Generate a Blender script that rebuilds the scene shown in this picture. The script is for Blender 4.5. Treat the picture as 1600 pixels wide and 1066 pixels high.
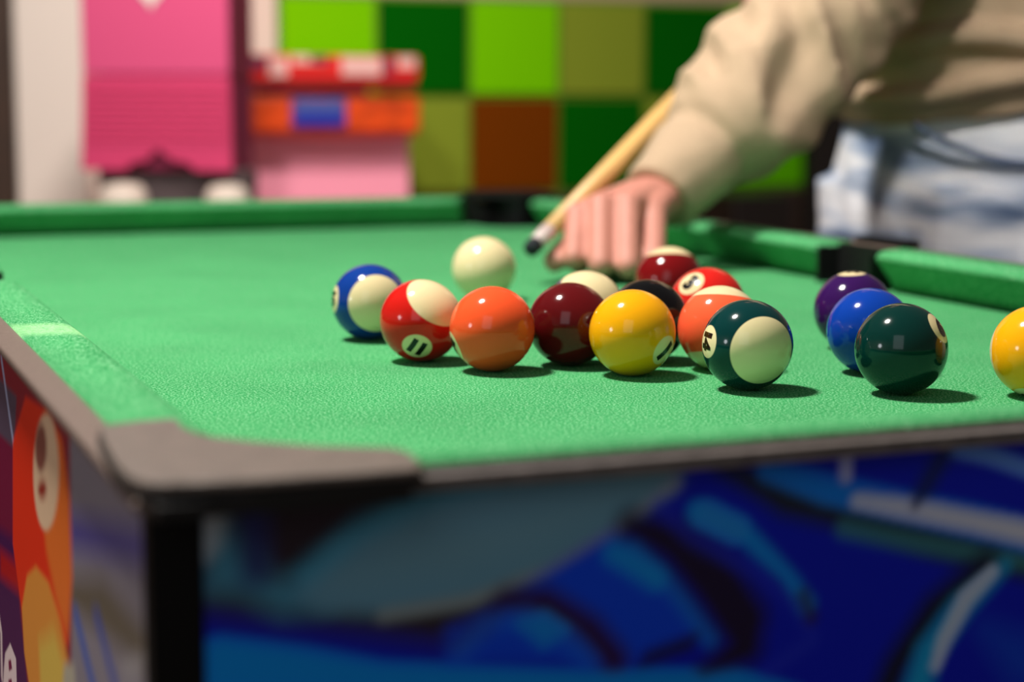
import bpy, bmesh, math, random
import numpy as np
from mathutils import Vector, Matrix, noise
random.seed(4)
for o in list(bpy.data.objects): bpy.data.objects.remove(o)
S = bpy.context.scene
COL = S.collection

# ------------------------------------------------------------------ camera, light, exposure
ZT = 0.80                      # height of the cloth above the floor
HC = 0.155                     # camera above the cloth
FPX = 2800.0
def _ray(px, py): return np.array([(px-800)/FPX, -(py-533)/FPX, -1.0])
_Y = _ray(-350, 141); _Y /= np.linalg.norm(_Y)
_X = _ray(7900, 177); _X -= (_X@_Y)*_Y; _X /= np.linalg.norm(_X)
RC = np.stack([_X, _Y, np.cross(_X, _Y)])
CAM = Vector((0, 0, ZT+HC))
cd = bpy.data.cameras.new('camera'); cam = bpy.data.objects.new('camera', cd); COL.objects.link(cam)
M4 = Matrix([list(r) for r in RC]).to_4x4(); M4.translation = CAM
cam.matrix_world = M4
cd.sensor_width = 36; cd.lens = FPX/1600*36; cd.clip_start = .02
cd.dof.use_dof = True; cd.dof.focus_distance = 0.935; cd.dof.aperture_fstop = 4.6
S.camera = cam
S.view_settings.view_transform = 'Standard'; S.view_settings.look = 'None'
S.view_settings.gamma = 1; S.view_settings.use_curve_mapping = False
S.view_settings.exposure = 0.0
wd = bpy.data.worlds.new('world'); S.world = wd; wd.use_nodes = True
wb = wd.node_tree.nodes['Background']; wb.inputs[0].default_value = (1.0, .93, .87, 1); wb.inputs[1].default_value = 0.10
def lamp(name, loc, target, size, power, color=(1, .94, .87), shape='DISK', spread=180):
    l = bpy.data.lights.new(name, 'AREA'); l.shape = shape; l.size = size; l.energy = power; l.color = color; l.spread = math.radians(spread)
    o = bpy.data.objects.new(name, l); COL.objects.link(o); o.location = loc
    o.rotation_euler = (Vector(target)-Vector(loc)).to_track_quat('-Z', 'Y').to_euler(); return o
lamp('ceiling_lamp_and_fill', (-.16, 1.25, 2.45), (.5, .95, ZT), .23, 56)
lamp('ceiling_lamp_and_fill', (.55, 1.9, 2.5), (1.05, 3.6, ZT+.1), .30, 8.2, spread=75)  # added fill for the back wall; spread keeps it off the balls
lamp('window_light', (-1.7, .72, 1.22), (.6, 1.0, ZT), .34, 4, color=(.92, .95, 1))
wl = lamp('window_light', (-.85, -.75, 1.78), (.6, 1.0, ZT+.1), 1.0, 4.8, color=(.88, .95, 1), shape='RECTANGLE'); wl.data.size_y = 1.4
lamp('person_fill', (.25, .15, 2.45), (1.27, 1.62, .86), .12, 1.1, spread=34)  # added fill for jeans and sweater, beam too narrow to reach the balls

def ray(px, py): return Vector((RC @ _ray(px, py)).tolist())
def P(px, py, t): return CAM + ray(px, py)*t                   # a point seen at that place, t metres deep
def HZ(px, py, z):                                             # ... on a level plane z above the cloth
    d = ray(px, py); return CAM + d*((z-HC)/d.z)
def HY(px, py, y):
    d = ray(px, py); return CAM + d*(y/d.y)
def HX(px, py, x):
    d = ray(px, py); return CAM + d*(x/d.x)

# ------------------------------------------------------------------ helpers
def lin(c):
    return tuple(((v/255)/12.92 if v/255 <= .04045 else (((v/255)+.055)/1.055)**2.4) for v in c)
def mat(name, rgb, rough=.6, metal=0, coat=0, spec=.5, noise_amt=0, nscale=40, bump=0, bscale=200, sheen=0):
    m = bpy.data.materials.new(name); m.use_nodes = True; nt = m.node_tree; b = nt.nodes['Principled BSDF']
    c = lin(rgb); b.inputs['Base Color'].default_value = (*c, 1); b.inputs['Roughness'].default_value = rough
    b.inputs['Metallic'].default_value = metal; b.inputs['Coat Weight'].default_value = coat
    b.inputs['Specular IOR Level'].default_value = spec; b.inputs['Coat Roughness'].default_value = .03
    if sheen: b.inputs['Sheen Weight'].default_value = sheen
    if noise_amt or bump:
        tc = nt.nodes.new('ShaderNodeTexCoord')
    if noise_amt:
        n = nt.nodes.new('ShaderNodeTexNoise'); n.inputs['Scale'].default_value = nscale; n.inputs['Detail'].default_value = 4
        nt.links.new(tc.outputs['Object'], n.inputs['Vector'])
        r = nt.nodes.new('ShaderNodeValToRGB'); r.color_ramp.elements[0].position = .3; r.color_ramp.elements[1].position = .7
        r.color_ramp.elements[0].color = (*[v*(1-noise_amt) for v in c], 1); r.color_ramp.elements[1].color = (*[min(1, v*(1+noise_amt)) for v in c], 1)
        nt.links.new(n.outputs['Fac'], r.inputs[0]); nt.links.new(r.outputs[0], b.inputs['Base Color'])
    if bump:
        n2 = nt.nodes.new('ShaderNodeTexNoise'); n2.inputs['Scale'].default_value = bscale; n2.inputs['Detail'].default_value = 3
        nt.links.new(tc.outputs['Object'], n2.inputs['Vector'])
        bp = nt.nodes.new('ShaderNodeBump'); bp.inputs['Strength'].default_value = bump; bp.inputs['Distance'].default_value = .002
        nt.links.new(n2.outputs['Fac'], bp.inputs['Height']); nt.links.new(bp.outputs[0], b.inputs['Normal'])
    return m
def tag(o, label=None, cat=None, group=None, kind=None):
    if label: o['label'] = label
    if cat: o['category'] = cat
    if group: o['group'] = group
    if kind: o['kind'] = kind
    return o
def empty(name, loc=(0, 0, 0), rz=0):
    o = bpy.data.objects.new(name, None); COL.objects.link(o); o.location = loc; o.rotation_euler = (0, 0, rz)
    o.empty_display_size = .05
    return o
class MB:
    def __init__(s): s.v = []; s.f = []; s.m = []
    def add(s, vs, fs, mi=0):
        k = len(s.v); s.v += [tuple(v) for v in vs]; s.f += [tuple(i+k for i in f) for f in fs]; s.m += [mi]*len(fs)
    def box(s, a, b, mi=0):
        x0, y0, z0 = a; x1, y1, z1 = b
        s.add([(x0,y0,z0),(x1,y0,z0),(x1,y1,z0),(x0,y1,z0),(x0,y0,z1),(x1,y0,z1),(x1,y1,z1),(x0,y1,z1)],
              [(0,3,2,1),(4,5,6,7),(0,1,5,4),(1,2,6,5),(2,3,7,6),(3,0,4,7)], mi)
    def prism(s, pts, z0, z1, mi=0):
        n = len(pts)
        a = sum(pts[i][0]*pts[(i+1) % n][1]-pts[(i+1) % n][0]*pts[i][1] for i in range(n))
        if a < 0: pts = pts[::-1]
        s.add([(x, y, z0) for x, y in pts]+[(x, y, z1) for x, y in pts],
              [tuple(range(n))[::-1], tuple(range(n, 2*n))]+[(i, (i+1) % n, n+(i+1) % n, n+i) for i in range(n)], mi)
    def rings(s, R, mi=0, cap=True):
        n = len(R[0]); vs = [p for r in R for p in r]
        fs = [(k*n+i, k*n+(i+1) % n, (k+1)*n+(i+1) % n, (k+1)*n+i) for k in range(len(R)-1) for i in range(n)]
        if cap: fs += [tuple(range(n))[::-1], tuple((len(R)-1)*n+i for i in range(n))]
        s.add(vs, fs, mi)
    def loft(s, pts, n=20, mi=0, up=(0, 0, 1), rnd=True):
        """pts: (centre, ra, rb): ra along the side axis, rb along the up-ish axis"""
        C = [Vector(p[0]) for p in pts]; R = []
        for k, p in enumerate(pts):
            t = (C[min(k+1, len(C)-1)]-C[max(k-1, 0)]).normalized()
            u = Vector(up)
            if abs(t.dot(u)) > .97: u = Vector((0, 1, 0))
            side = t.cross(u).normalized(); w = side.cross(t).normalized()
            R.append([C[k]+side*(p[1]*math.cos(2*math.pi*i/n))+w*((p[2] if len(p) > 2 else p[1])*math.sin(2*math.pi*i/n)) for i in range(n)])
        if rnd:
            def shrink(r, c, d, f): return [c+(q-c)*f+d for q in r]
            t0 = (C[0]-C[1]).normalized(); r0 = pts[0][1]; t1 = (C[-1]-C[-2]).normalized(); r1 = pts[-1][1]
            pre = [shrink(R[0], C[0], t0*r0*math.sin(a), math.cos(a)) for a in (1.35, .9, .45)]
            post = [shrink(R[-1], C[-1], t1*r1*math.sin(a), math.cos(a)) for a in (.45, .9, 1.35)]
            R = pre+R+post
        s.rings(R, mi)
    def ball(s, c, r, n=16, mi=0, sc=(1, 1, 1)):
        c = Vector(c); R = []
        for k in range(1, n):
            a = math.pi*k/n
            R.append([c+Vector((r*sc[0]*math.sin(a)*math.cos(2*math.pi*i/n/1), r*sc[1]*math.sin(a)*math.sin(2*math.pi*i/n), -r*sc[2]*math.cos(a))) for i in range(n)])
        s.rings(R, mi)
    def lathe(s, c, prof, n=32, mi=0):
        c = Vector(c)
        s.rings([[c+Vector((r*math.cos(2*math.pi*i/n), r*math.sin(2*math.pi*i/n), z)) for i in range(n)] for r, z in prof], mi)
    def build(s, name, mats, parent=None, smooth=False, bevel=0, remesh=0, sm=0, disp=None):
        me = bpy.data.meshes.new(name); me.from_pydata(s.v, [], s.f)
        if not isinstance(mats, (list, tuple)): mats = [mats]
        for m in mats: me.materials.append(m)
        me.polygons.foreach_set('material_index', s.m)
        bm = bmesh.new(); bm.from_mesh(me); bmesh.ops.recalc_face_normals(bm, faces=bm.faces); bm.to_mesh(me); bm.free()
        if smooth: me.polygons.foreach_set('use_smooth', [True]*len(me.polygons))
        o = bpy.data.objects.new(name, me); COL.objects.link(o)
        if parent: o.parent = parent
        if bevel:
            b = o.modifiers.new('b', 'BEVEL'); b.width = bevel; b.segments = 3; b.limit_method = 'ANGLE'; b.angle_limit = math.radians(35)
            me.polygons.foreach_set('use_smooth', [True]*len(me.polygons))
            w = o.modifiers.new('w', 'WEIGHTED_NORMAL')
        if remesh:
            r = o.modifiers.new('r', 'REMESH'); r.mode = 'VOXEL'; r.voxel_size = remesh; r.use_smooth_shade = True
            if sm:
                q = o.modifiers.new('s', 'SMOOTH'); q.iterations = sm; q.factor = .6
        if disp:
            for sc, st in disp:
                tx = bpy.data.textures.new('fold', 'CLOUDS'); tx.noise_scale = sc; tx.noise_depth = 1
                d = o.modifiers.new('d', 'DISPLACE'); d.texture = tx; d.strength = st; d.mid_level = .5; d.texture_coords = 'GLOBAL'
        return o

# ------------------------------------------------------------------ materials
def cloth_mat(worn=None):
    m = bpy.data.materials.new('green_cloth'); m.use_nodes = True; nt = m.node_tree; b = nt.nodes['Principled BSDF']; L = nt.links.new
    b.inputs['Roughness'].default_value = 1; b.inputs['Specular IOR Level'].default_value = .02
    tc = nt.nodes.new('ShaderNodeTexCoord')
    n = nt.nodes.new('ShaderNodeTexNoise'); n.inputs['Scale'].default_value = 850; n.inputs['Detail'].default_value = 2; n.inputs['Roughness'].default_value = .7
    L(tc.outputs['Object'], n.inputs['Vector'])
    r = nt.nodes.new('ShaderNodeValToRGB'); e = r.color_ramp.elements
    e[0].position = .36; e[0].color = (*lin((28, 120, 60)), 1); e[1].position = .52; e[1].color = (*lin((64, 160, 97)), 1)
    x = e.new(.66); x.color = (*lin((156, 212, 166)), 1)
    L(n.outputs['Fac'], r.inputs[0])
    n2 = nt.nodes.new('ShaderNodeTexNoise'); n2.inputs['Scale'].default_value = 14; n2.inputs['Detail'].default_value = 5
    L(tc.outputs['Object'], n2.inputs['Vector'])
    mr = nt.nodes.new('ShaderNodeMapRange'); mr.inputs[1].default_value = .3; mr.inputs[2].default_value = .7; mr.inputs[3].default_value = .93; mr.inputs[4].default_value = 1.07
    L(n2.outputs['Fac'], mr.inputs[0])
    mx = nt.nodes.new('ShaderNodeMix'); mx.data_type = 'RGBA'; mx.blend_type = 'MULTIPLY'; mx.inputs['Factor'].default_value = 1
    L(r.outputs[0], mx.inputs['A']); L(mr.outputs[0], mx.inputs['B']); L(mx.outputs['Result'], b.inputs['Base Color'])
    if worn is not None:      # nap rubbed pale in a band across the rail
        sp = nt.nodes.new('ShaderNodeSeparateXYZ'); L(tc.outputs['Object'], sp.inputs[0])
        def M(op, a, c):
            q = nt.nodes.new('ShaderNodeMath'); q.operation = op; q.use_clamp = (op == 'MULTIPLY')
            for i, v in enumerate((a, c)):
                if isinstance(v, (int, float)): q.inputs[i].default_value = v
                else: L(v, q.inputs[i])
            return q.outputs[0]
        d = M('ABSOLUTE', M('SUBTRACT', sp.outputs[1], worn), 0)
        k = M('MULTIPLY', M('SUBTRACT', .030, d), 60.)
        n5 = nt.nodes.new('ShaderNodeTexNoise'); n5.inputs['Scale'].default_value = 300; n5.inputs['Detail'].default_value = 3; L(tc.outputs['Object'], n5.inputs['Vector'])
        k2 = M('MULTIPLY', k, n5.outputs['Fac'])
        m5 = nt.nodes.new('ShaderNodeMix'); m5.data_type = 'RGBA'; L(k2, m5.inputs['Factor']); L(mx.outputs['Result'], m5.inputs['A']); m5.inputs['B'].default_value = (*lin((176, 236, 168)), 1)
        L(m5.outputs['Result'], b.inputs['Base Color'])
    n3 = nt.nodes.new('ShaderNodeTexNoise'); n3.inputs['Scale'].default_value = 1500; n3.inputs['Detail'].default_value = 2
    L(tc.outputs['Object'], n3.inputs['Vector'])
    bp = nt.nodes.new('ShaderNodeBump'); bp.inputs['Strength'].default_value = .5; bp.inputs['Distance'].default_value = .0006
    L(n3.outputs['Fac'], bp.inputs['Height']); L(bp.outputs[0], b.inputs['Normal'])
    return m
M_cloth = cloth_mat()
M_worn = mat('worn_cloth', (150, 214, 140), .95, spec=.05, noise_amt=.25, nscale=900)
M_trim = mat('brown_grey_vinyl', (112, 96, 88), .42, noise_amt=.12, nscale=300, bump=.3, bscale=900)
M_black = mat('black_plastic', (14, 14, 15), .5, spec=.4)
M_post = mat('black_post', (4, 4, 5), .6, spec=.2)
M_cast = mat('casting_sheen', (104, 92, 84), .5, noise_amt=.15, nscale=120, bump=.5, bscale=700)  # near casting: black plastic, its light sheen put into a grey-brown base colour
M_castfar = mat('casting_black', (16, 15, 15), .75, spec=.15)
M_leg = mat('table_leg_black', (18, 18, 20), .5)
M_under = mat('board_brown', (60, 45, 35), .8)

# ------------------------------------------------------------------ room
def struct(o): o['kind'] = 'structure'; return o
M_floor = mat('floor_brown', (96, 74, 56), .6, noise_amt=.15, nscale=6)
M_wall = mat('wall_blush', (222, 200, 188), .9, noise_amt=.02, nscale=5)
M_beige = mat('beige_upper_wall', (166, 142, 116), .9)
M_white = mat('white_paint', (226, 212, 202), .8)
M_darkwood = mat('dark_brown_wood', (54, 32, 18), .6, noise_amt=.3, nscale=9)
b = MB(); b.box((-1.8, -1.6, -.1), (4.2, 3.9, 0)); struct(b.build('floor', M_floor))
b = MB(); b.box((-1.8, 3.64, 0), (4.2, 3.78, 2.6)); struct(b.build('wall_back', M_wall))
b = MB(); b.box((-1.9, -1.6, 0), (-1.8, 3.78, 2.6)); struct(b.build('wall_left', M_wall))
b = MB(); b.box((4.2, -1.6, 0), (4.3, 3.78, 2.6)); struct(b.build('wall_right', M_wall))
b = MB(); b.box((.957, 3.615, ZT+.357), (2.2, 3.639, 2.6)); struct(b.build('trim_1', M_beige))
# pixel-tile panelling
TS = .2072; TX0 = .957; ZR = ZT+.352
cols = dict(l=mat('tile_lime', (112, 190, 0), .9, spec=.05), d=mat('tile_dark_green', (0, 84, 2), .9, spec=.05), o=mat('tile_olive', (124, 138, 40), .9, spec=.05),
            b=mat('tile_brown', (106, 48, 0), .9, spec=.05), g=mat('tile_joint', (96, 128, 20), .85), r=mat('tile_rust', (140, 78, 40), .75), k=mat('tile_dark_brown', (44, 24, 14), .75),
            m=mat('tile_green', (84, 166, 0), .9, spec=.05))
rows = ['ldmodl', 'obobdm'.replace('b', 'o', 1), 'kbrkrk', 'dodkdo', 'bkbdkb']
rows[0] = 'ldlodl'; rows[1] = 'ooBdom'.replace('B', 'b')
keys = list(cols); b = MB()
b.box((TX0, 3.615, 0), (TX0+6*TS, 3.639, ZR+.004), keys.index('g'))
for r_, row in enumerate(rows):
    for c_, ch in enumerate(row):
        x0 = TX0+c_*TS; z1 = ZR-r_*TS*.99
        z0 = z1-TS*.99
        if z0 < 0: continue
        b.box((x0+.004, 3.606, z0+.008), (x0+TS-.006, 3.616, z1-.004), keys.index(ch))
struct(b.build('wall_tiles', [cols[k] for k in keys]))
p = HY(1262, 200, 3.6)
b = MB(); b.box((2.202, 3.58, 0), (3.1, 3.639, 2.3)); struct(b.build('door_1', mat('door_black_brown', (22, 15, 12), .6)))
a0 = HY(27, 200, 3.54).x; a1 = HY(136, 200, 3.54).x
b = MB(); b.box((a0, 3.54, 0), (a1, 3.638, 2.6)); struct(b.build('trim_2', M_white, bevel=.006))
b = MB(); b.box((-1.0, 3.56, 0), (a0-.004, 3.638, 2.3)); struct(b.build('door_2', M_darkwood))

# ------------------------------------------------------------------ pool table
OX0, OX1 = .094, .843       # outer edges of the rails
OY0, OY1 = .531, 2.012
NX0, NX1, NY0, NY1 = .142, .795, .581, 1.962     # cushion noses
YM = 1.244                                        # middle pockets
CX, CY = (OX0+OX1)/2, (OY0+OY1)/2
table = empty('pool_table', (CX, CY, 0))
tag(table, 'small pool table with green cloth, black corner pockets and printed glossy side panels', 'pool table')
def T(mb, name, m, **k):
    mb.v = [(x-CX, y-CY, z) for x, y, z in mb.v]
    par = k.pop('parent', table)
    return mb.build(name, m, par, **k)
# bed with notched corners and sides
def arc(cx, cy, r, a0, a1, n=12): return [(cx+r*math.cos(math.radians(a0+(a1-a0)*i/n)), cy+r*math.sin(math.radians(a0+(a1-a0)*i/n))) for i in range(n+1)]
e_ = .030
x0, x1, y0, y1 = NX0-e_, NX1+e_, NY0-e_, NY1+e_; h_ = .030; g_ = .068
poly = [(x0, y0+g_)]+arc(x0+h_, y0+h_, .036, 105, -15)+[(x0+g_, y0)]
poly += [(x1-g_, y0)]+arc(x1-h_, y0+h_, .036, 195, 75)+[(x1, y0+g_)]
poly += [(x1, YM-.036)]+arc(x1-.006, YM, .034, 262, 98)+[(x1, YM+.036)]
poly += [(x1, y1-g_)]+arc(x1-h_, y1-h_, .036, 285, 165)+[(x1-g_, y1)]
poly += [(x0+g_, y1)]+arc(x0+h_, y1-h_, .036, 15, -105)+[(x0, y1-g_)]
poly += [(x0, YM+.036)]+arc(x0+.006, YM, .034, 82, -82)+[(x0, YM-.036)]
b = MB(); b.prism(poly, ZT-.016, ZT); T(b, 'playing_surface', M_cloth)
# cushions
prof = [(.024, 0), (.016, .010), (.0065, .0205), (.0012, .0262), (0, .0282), (.0008, .0302), (.003, .0318), (.0065, .0332), (.012, .0338), (.034, .034), (.034, 0)]
def cushion(a, c, inward, ta, tc_):
    """a, c: nose end points (x, y); inward: unit vector pointing outward (nose to back); ta/tc: how far the back reaches past the nose end"""
    a, c = Vector(a), Vector(c); w = Vector(inward); t = (c-a).normalized(); L = (c-a).length
    R = []
    stations = [(0, ta), (1, tc_)]
    def ring(pos, shift_fn, scl):
        out = []
        for d, z in prof:
            q = a + t*(pos+shift_fn(d)) + w*(.034-(.034-d)*scl)
            out.append(Vector((q.x, q.y, ZT+z*(.55+.45*scl if d < .03 and z > .02 else 1))))
        return out
    fa = lambda d: -ta*d/.034; fc = lambda d: tc_*d/.034
    for s_, u in ((0, .55), (.0015, .8), (.004, .93), (.009, 1)): R.append(ring(s_, fa, u))
    n = 24
    for i in range(1, n): R.append(ring(.009+(L-.018)*i/n, lambda d, k=i: fa(d)*(1-k/n)+fc(d)*k/n, 1))
    for s_, u in ((.009, 1), (.004, .93), (.0015, .8), (0, .55)): R.append(ring(L-s_, fc, u))
    b = MB(); b.rings(R); return T(b, 'cushion', M_cloth, smooth=True)
G = .046; H_ = .043
cL1 = cushion((NX0, NY0+G), (NX0, YM-H_), (-1, 0), .018, .006)
cL2 = cushion((NX0, YM+H_), (NX0, NY1-G), (-1, 0), .006, .018)
cushion((NX1, NY0+G), (NX1, YM-H_), (1, 0), .018, .006)
cushion((NX1, YM+H_), (NX1, NY1-.055), (1, 0), .006, .018)
cushion((NX0+G, NY0), (NX1-G, NY0), (0, -1), .018, .018)
cushion((NX0+G, NY1), (NX1-.059, NY1), (0, 1), .018, .018)
cL1.data.materials[0] = cloth_mat(worn=HZ(66, 514, .034).y-CY)
# trims
b = MB(); b.box((OX0, OY0, ZT+.0285), (OX0+.0145, OY1, ZT+.033)); T(b, 'rail_trim', M_trim, bevel=.0015)
b = MB(); b.box((OX1-.0145, OY0, ZT+.0285), (OX1, OY1, ZT+.033)); T(b, 'rail_trim', M_trim, bevel=.0015)
b = MB(); b.box((OX0+.0146, OY0, ZT+.0285), (OX1-.0146, OY0+.0065, ZT+.0328)); b.box((OX0+.0146, OY0+.0065, ZT+.0285), (OX1-.0146, OY0+.0158, ZT+.0334), 1); T(b, 'rail_trim', [mat('worn_grey_vinyl', (98, 92, 90), .5, noise_amt=.3, nscale=120), mat('trim_shadow_line', (30, 24, 21), .6)])  # front trim: shadow line beside the cushion put in as a dark inner strip
b = MB(); b.box((OX0+.0146, OY1-.0145, ZT+.0285), (OX1-.0146, OY1, ZT+.033)); T(b, 'rail_trim', M_trim, bevel=.0015)
# pocket castings
cast = [(.0989, .625), (.0959, .5959), (.0935, .5585), (.0938, .540), (.0965, .529), (.1023, .5241), (.1281, .5195), (.1589, .5175), (.1798, .5174), (.1835, .525), (.1853, .5426), (.1827, .5513), (.161, .563), (.1431, .5779), (.1311, .5919), (.1277, .6016), (.1263, .6108), (.1269, .6299), (.1132, .6299)]
def mir(p, fx, fy): return ((OX0+OX1-p[0]) if fx else p[0], (OY0+OY1-p[1]) if fy else p[1])
for fx in (0, 1):
    for fy in (0, 1):
        b = MB(); b.prism([mir(p, fx, fy) for p in cast], ZT+.0362, ZT+.0395)
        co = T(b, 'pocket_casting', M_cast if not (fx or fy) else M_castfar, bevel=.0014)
        b = MB(); cc = (.150, .585); b.prism([mir((cc[0]+(p[0]-cc[0])*1.01, cc[1]+(p[1]-cc[1])*1.01), fx, fy) for p in cast], ZT+.0331, ZT+.0362)
        u0, v0 = mir((.0985, .5195), fx, fy); u1, v1 = mir((.178, .5307), fx, fy)
        b.box((min(u0, u1), min(v0, v1), ZT+.0288), (max(u0, u1), max(v0, v1), ZT+.0331))
        u = MB(); T(b, 'casting_skirt', M_black, parent=co)
        # dark lining that hangs below the plate round the hole
        b = MB(); cx, cy = mir((x0+h_, y0+h_), fx, fy)
        n = 28; Rr = []
        for r, z in ((.030, .0325), (.030, -.05), (.024, -.065), (.002, -.066)): Rr.append([Vector((cx+r*math.cos(2*math.pi*i/n), cy+r*math.sin(2*math.pi*i/n), ZT+z)) for i in range(n)])
        b.rings([r_ for r_ in Rr], cap=False)
        # keep the mouth open towards the table: drop upper quads that face the bed
        inx = 1 if not fx else -1; iny = 1 if not fy else -1
        f2 = []; m2 = []
        for f in b.f:
            c = sum((Vector(b.v[i]) for i in f), Vector())/len(f)
            top = any(b.v[i][2] > ZT+.01 for i in f)
            if top and (c.x-cx)*inx+(c.y-cy)*iny > -.006: continue
            f2.append(f); m2.append(0)
        b.f, b.m = f2, m2
        T(b, 'pocket_cup', M_black, smooth=True)
for fx in (0, 1):
    xo = OX0 if not fx else OX1; sg = 1 if not fx else -1
    pl = [(xo-sg*.003, YM-.037), (xo-sg*.003, YM+.037), (xo+sg*.012, YM+.037)]+[(xo+sg*.02-sg*.000+sg*(.012*(1-abs(math.cos(math.radians(a))))*0), YM+.042*math.cos(math.radians(a))) for a in (20, 60, 90, 120, 160)]+[(xo+sg*.012, YM-.037)]
    b = MB(); b.prism([pl[0], pl[1], pl[2], pl[-1]], ZT+.0331, ZT+.0385); T(b, 'pocket_casting', M_castfar, bevel=.0018)
    b = MB(); b.box((min(xo+sg*.0225, xo+sg*.027), YM-.036, ZT-.05), (max(xo+sg*.0225, xo+sg*.027), YM+.036, ZT+.0331)); b.box((min(xo+sg*.027, xo+sg*.05), YM-.036, ZT-.055), (max(xo+sg*.027, xo+sg*.05), YM+.036, ZT-.05))
    for s_ in (-1, 1):
        ya, yb = sorted((YM+s_*.0365, YM+s_*.0395)); b.box((min(xo+sg*.0225, xo+sg*.046), ya, ZT-.05), (max(xo+sg*.0225, xo+sg*.046), yb, ZT+.030))
    T(b, 'pocket_cup', M_black)
# body
BX0, BX1, BY0, BY1 = .1000, .8370, .5415, 2.0015
ZB = ZT-.235
b = MB(); b.box((BX0+.012, BY0+.012, ZB+.02), (BX1-.012, BY1-.012, ZB+.03)); T(b, 'bottom_board', M_under)
for cx_, cy_, sx, sy in ((BX0, BY0, 1, 1), (BX1, BY0, -1, 1), (BX0, BY1, 1, -1), (BX1, BY1, -1, -1)):
    pl = [(cx_, cy_), (cx_+sx*.0165, cy_), (cx_+sx*.0165, cy_+sy*.004), (cx_+sx*.004, cy_+sy*.004), (cx_+sx*.004, cy_+sy*.012), (cx_, cy_+sy*.012)]
    b = MB(); b.prism(pl, ZB, ZT+.0284); T(b, 'corner_post', M_post)
    b = MB(); lx = cx_+sx*.045; ly = cy_+sy*.045
    b.rings([[Vector((lx+r*u, ly+r*v, z)) for u, v in ((-1, -1), (1, -1), (1, 1), (-1, 1))] for r, z in ((.02, 0), (.022, .01), (.032, ZB+.0195))]); T(b, 'leg', M_leg, bevel=.003)

b = MB(); zi = ZT+.028
b.box((BX0+.006, BY0+.006, ZB+.031), (BX1-.006, BY0+.009, zi)); b.box((BX0+.006, BY1-.009, ZB+.031), (BX1-.006, BY1-.006, zi))
b.box((BX0+.006, BY0+.009, ZB+.031), (BX0+.009, BY1-.009, zi)); b.box((BX1-.009, BY0+.009, ZB+.031), (BX1-.006, BY1-.009, zi)); T(b, 'inner_frame', M_black)
# printed side panels ------------------------------------------------
class Art:
    def __init__(s, us, vs, base, sk=1):
        s.sk = sk
        s.us = np.array(us); s.vs = np.array(vs); s.U, s.V = np.meshgrid(s.us, s.vs, indexing='ij')
        s.C = np.zeros(s.U.shape+(3,)); s.C[:] = lin(base)
    def _mix(s, a, c): c = np.array(lin(c)); s.C += (c-s.C)*np.clip(a, 0, 1)[..., None]
    def poly(s, pts, c, soft=.002, op=1):
        soft *= s.sk
        n = len(pts); d = np.full(s.U.shape, 9.); ins = np.zeros(s.U.shape, bool)
        for i in range(n):
            (ax, ay), (bx, by) = pts[i], pts[(i+1) % n]
            ex, ey = bx-ax, by-ay; wx, wy = s.U-ax, s.V-ay
            t = np.clip((wx*ex+wy*ey)/(ex*ex+ey*ey+1e-12), 0, 1)
            d = np.minimum(d, np.hypot(wx-ex*t, wy-ey*t))
            cr = ((ay > s.V) != (by > s.V)); xi = ax+(s.V-ay)*ex/(ey if abs(ey) > 1e-9 else 1e-9)
            ins ^= cr & (s.U < xi)
        sd = np.where(ins, d, -d); s._mix(op*(sd/soft+.5), c)
    def stroke(s, pts, w, c, soft=.0015, op=1):
        soft *= s.sk
        if not isinstance(w, (list, tuple)): w = [w]*len(pts)
        best = np.full(s.U.shape, -9.)
        for i in range(len(pts)-1):
            (ax, ay), (bx, by) = pts[i], pts[i+1]
            ex, ey = bx-ax, by-ay; wx, wy = s.U-ax, s.V-ay
            t = np.clip((wx*ex+wy*ey)/(ex*ex+ey*ey+1e-12), 0, 1)
            best = np.maximum(best, (w[i]*(1-t)+w[i+1]*t)/2-np.hypot(wx-ex*t, wy-ey*t))
        s._mix(op*(best/soft+.5), c)
    def mesh(s, name, fn, gain, m, parent):
        nu, nv = s.U.shape; me = bpy.data.meshes.new(name)
        vs = [fn(u, v, 0) for u in s.us for v in s.vs]
        fs = [(i*nv+j, (i+1)*nv+j, (i+1)*nv+j+1, i*nv+j+1) for i in range(nu-1) for j in range(nv-1)]
        k = len(vs)
        bu = [(s.us[0], s.vs[0]), (s.us[-1], s.vs[0]), (s.us[-1], s.vs[-1]), (s.us[0], s.vs[-1])]
        vs += [fn(u, v, 0) for u, v in bu]+[fn(u, v, 1) for u, v in bu]
        fs += [(k+4, k+5, k+6, k+7)]+[(k+i, k+(i+1) % 4, k+4+(i+1) % 4, k+4+i) for i in range(4)]
        me.from_pydata([(x-CX, y-CY, z) for x, y, z in vs], [], fs)
        ca = me.color_attributes.new('print', 'FLOAT_COLOR', 'POINT')
        arr = np.ones((len(vs), 4)); cc_ = s.C.reshape(-1, 3)*gain; arr[:k, :3] = cc_/np.maximum(1, cc_.max(1, keepdims=True)/.93); arr[k:, :3] = .03
        ca.data.foreach_set('color', arr.ravel().astype(np.float32))
        me.materials.append(m); bm = bmesh.new(); bm.from_mesh(me); bmesh.ops.recalc_face_normals(bm, faces=bm.faces); bm.to_mesh(me); bm.free()
        o = bpy.data.objects.new(name, me); COL.objects.link(o); o.parent = parent; return o
M_print = bpy.data.materials.new('printed_panel'); M_print.use_nodes = True
_nt = M_print.node_tree; _b = _nt.nodes['Principled BSDF']; _at = _nt.nodes.new('ShaderNodeAttribute'); _at.attribute_name = 'print'
_nt.links.new(_at.outputs['Color'], _b.inputs['Base Color']); _b.inputs['Roughness'].default_value = .28; _b.inputs['Specular IOR Level'].default_value = .2
ZP0, ZP1 = ZB+.002, ZT+.0283
vz = list(np.arange(ZP0, ZP1, .0016))+[ZP1]
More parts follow.
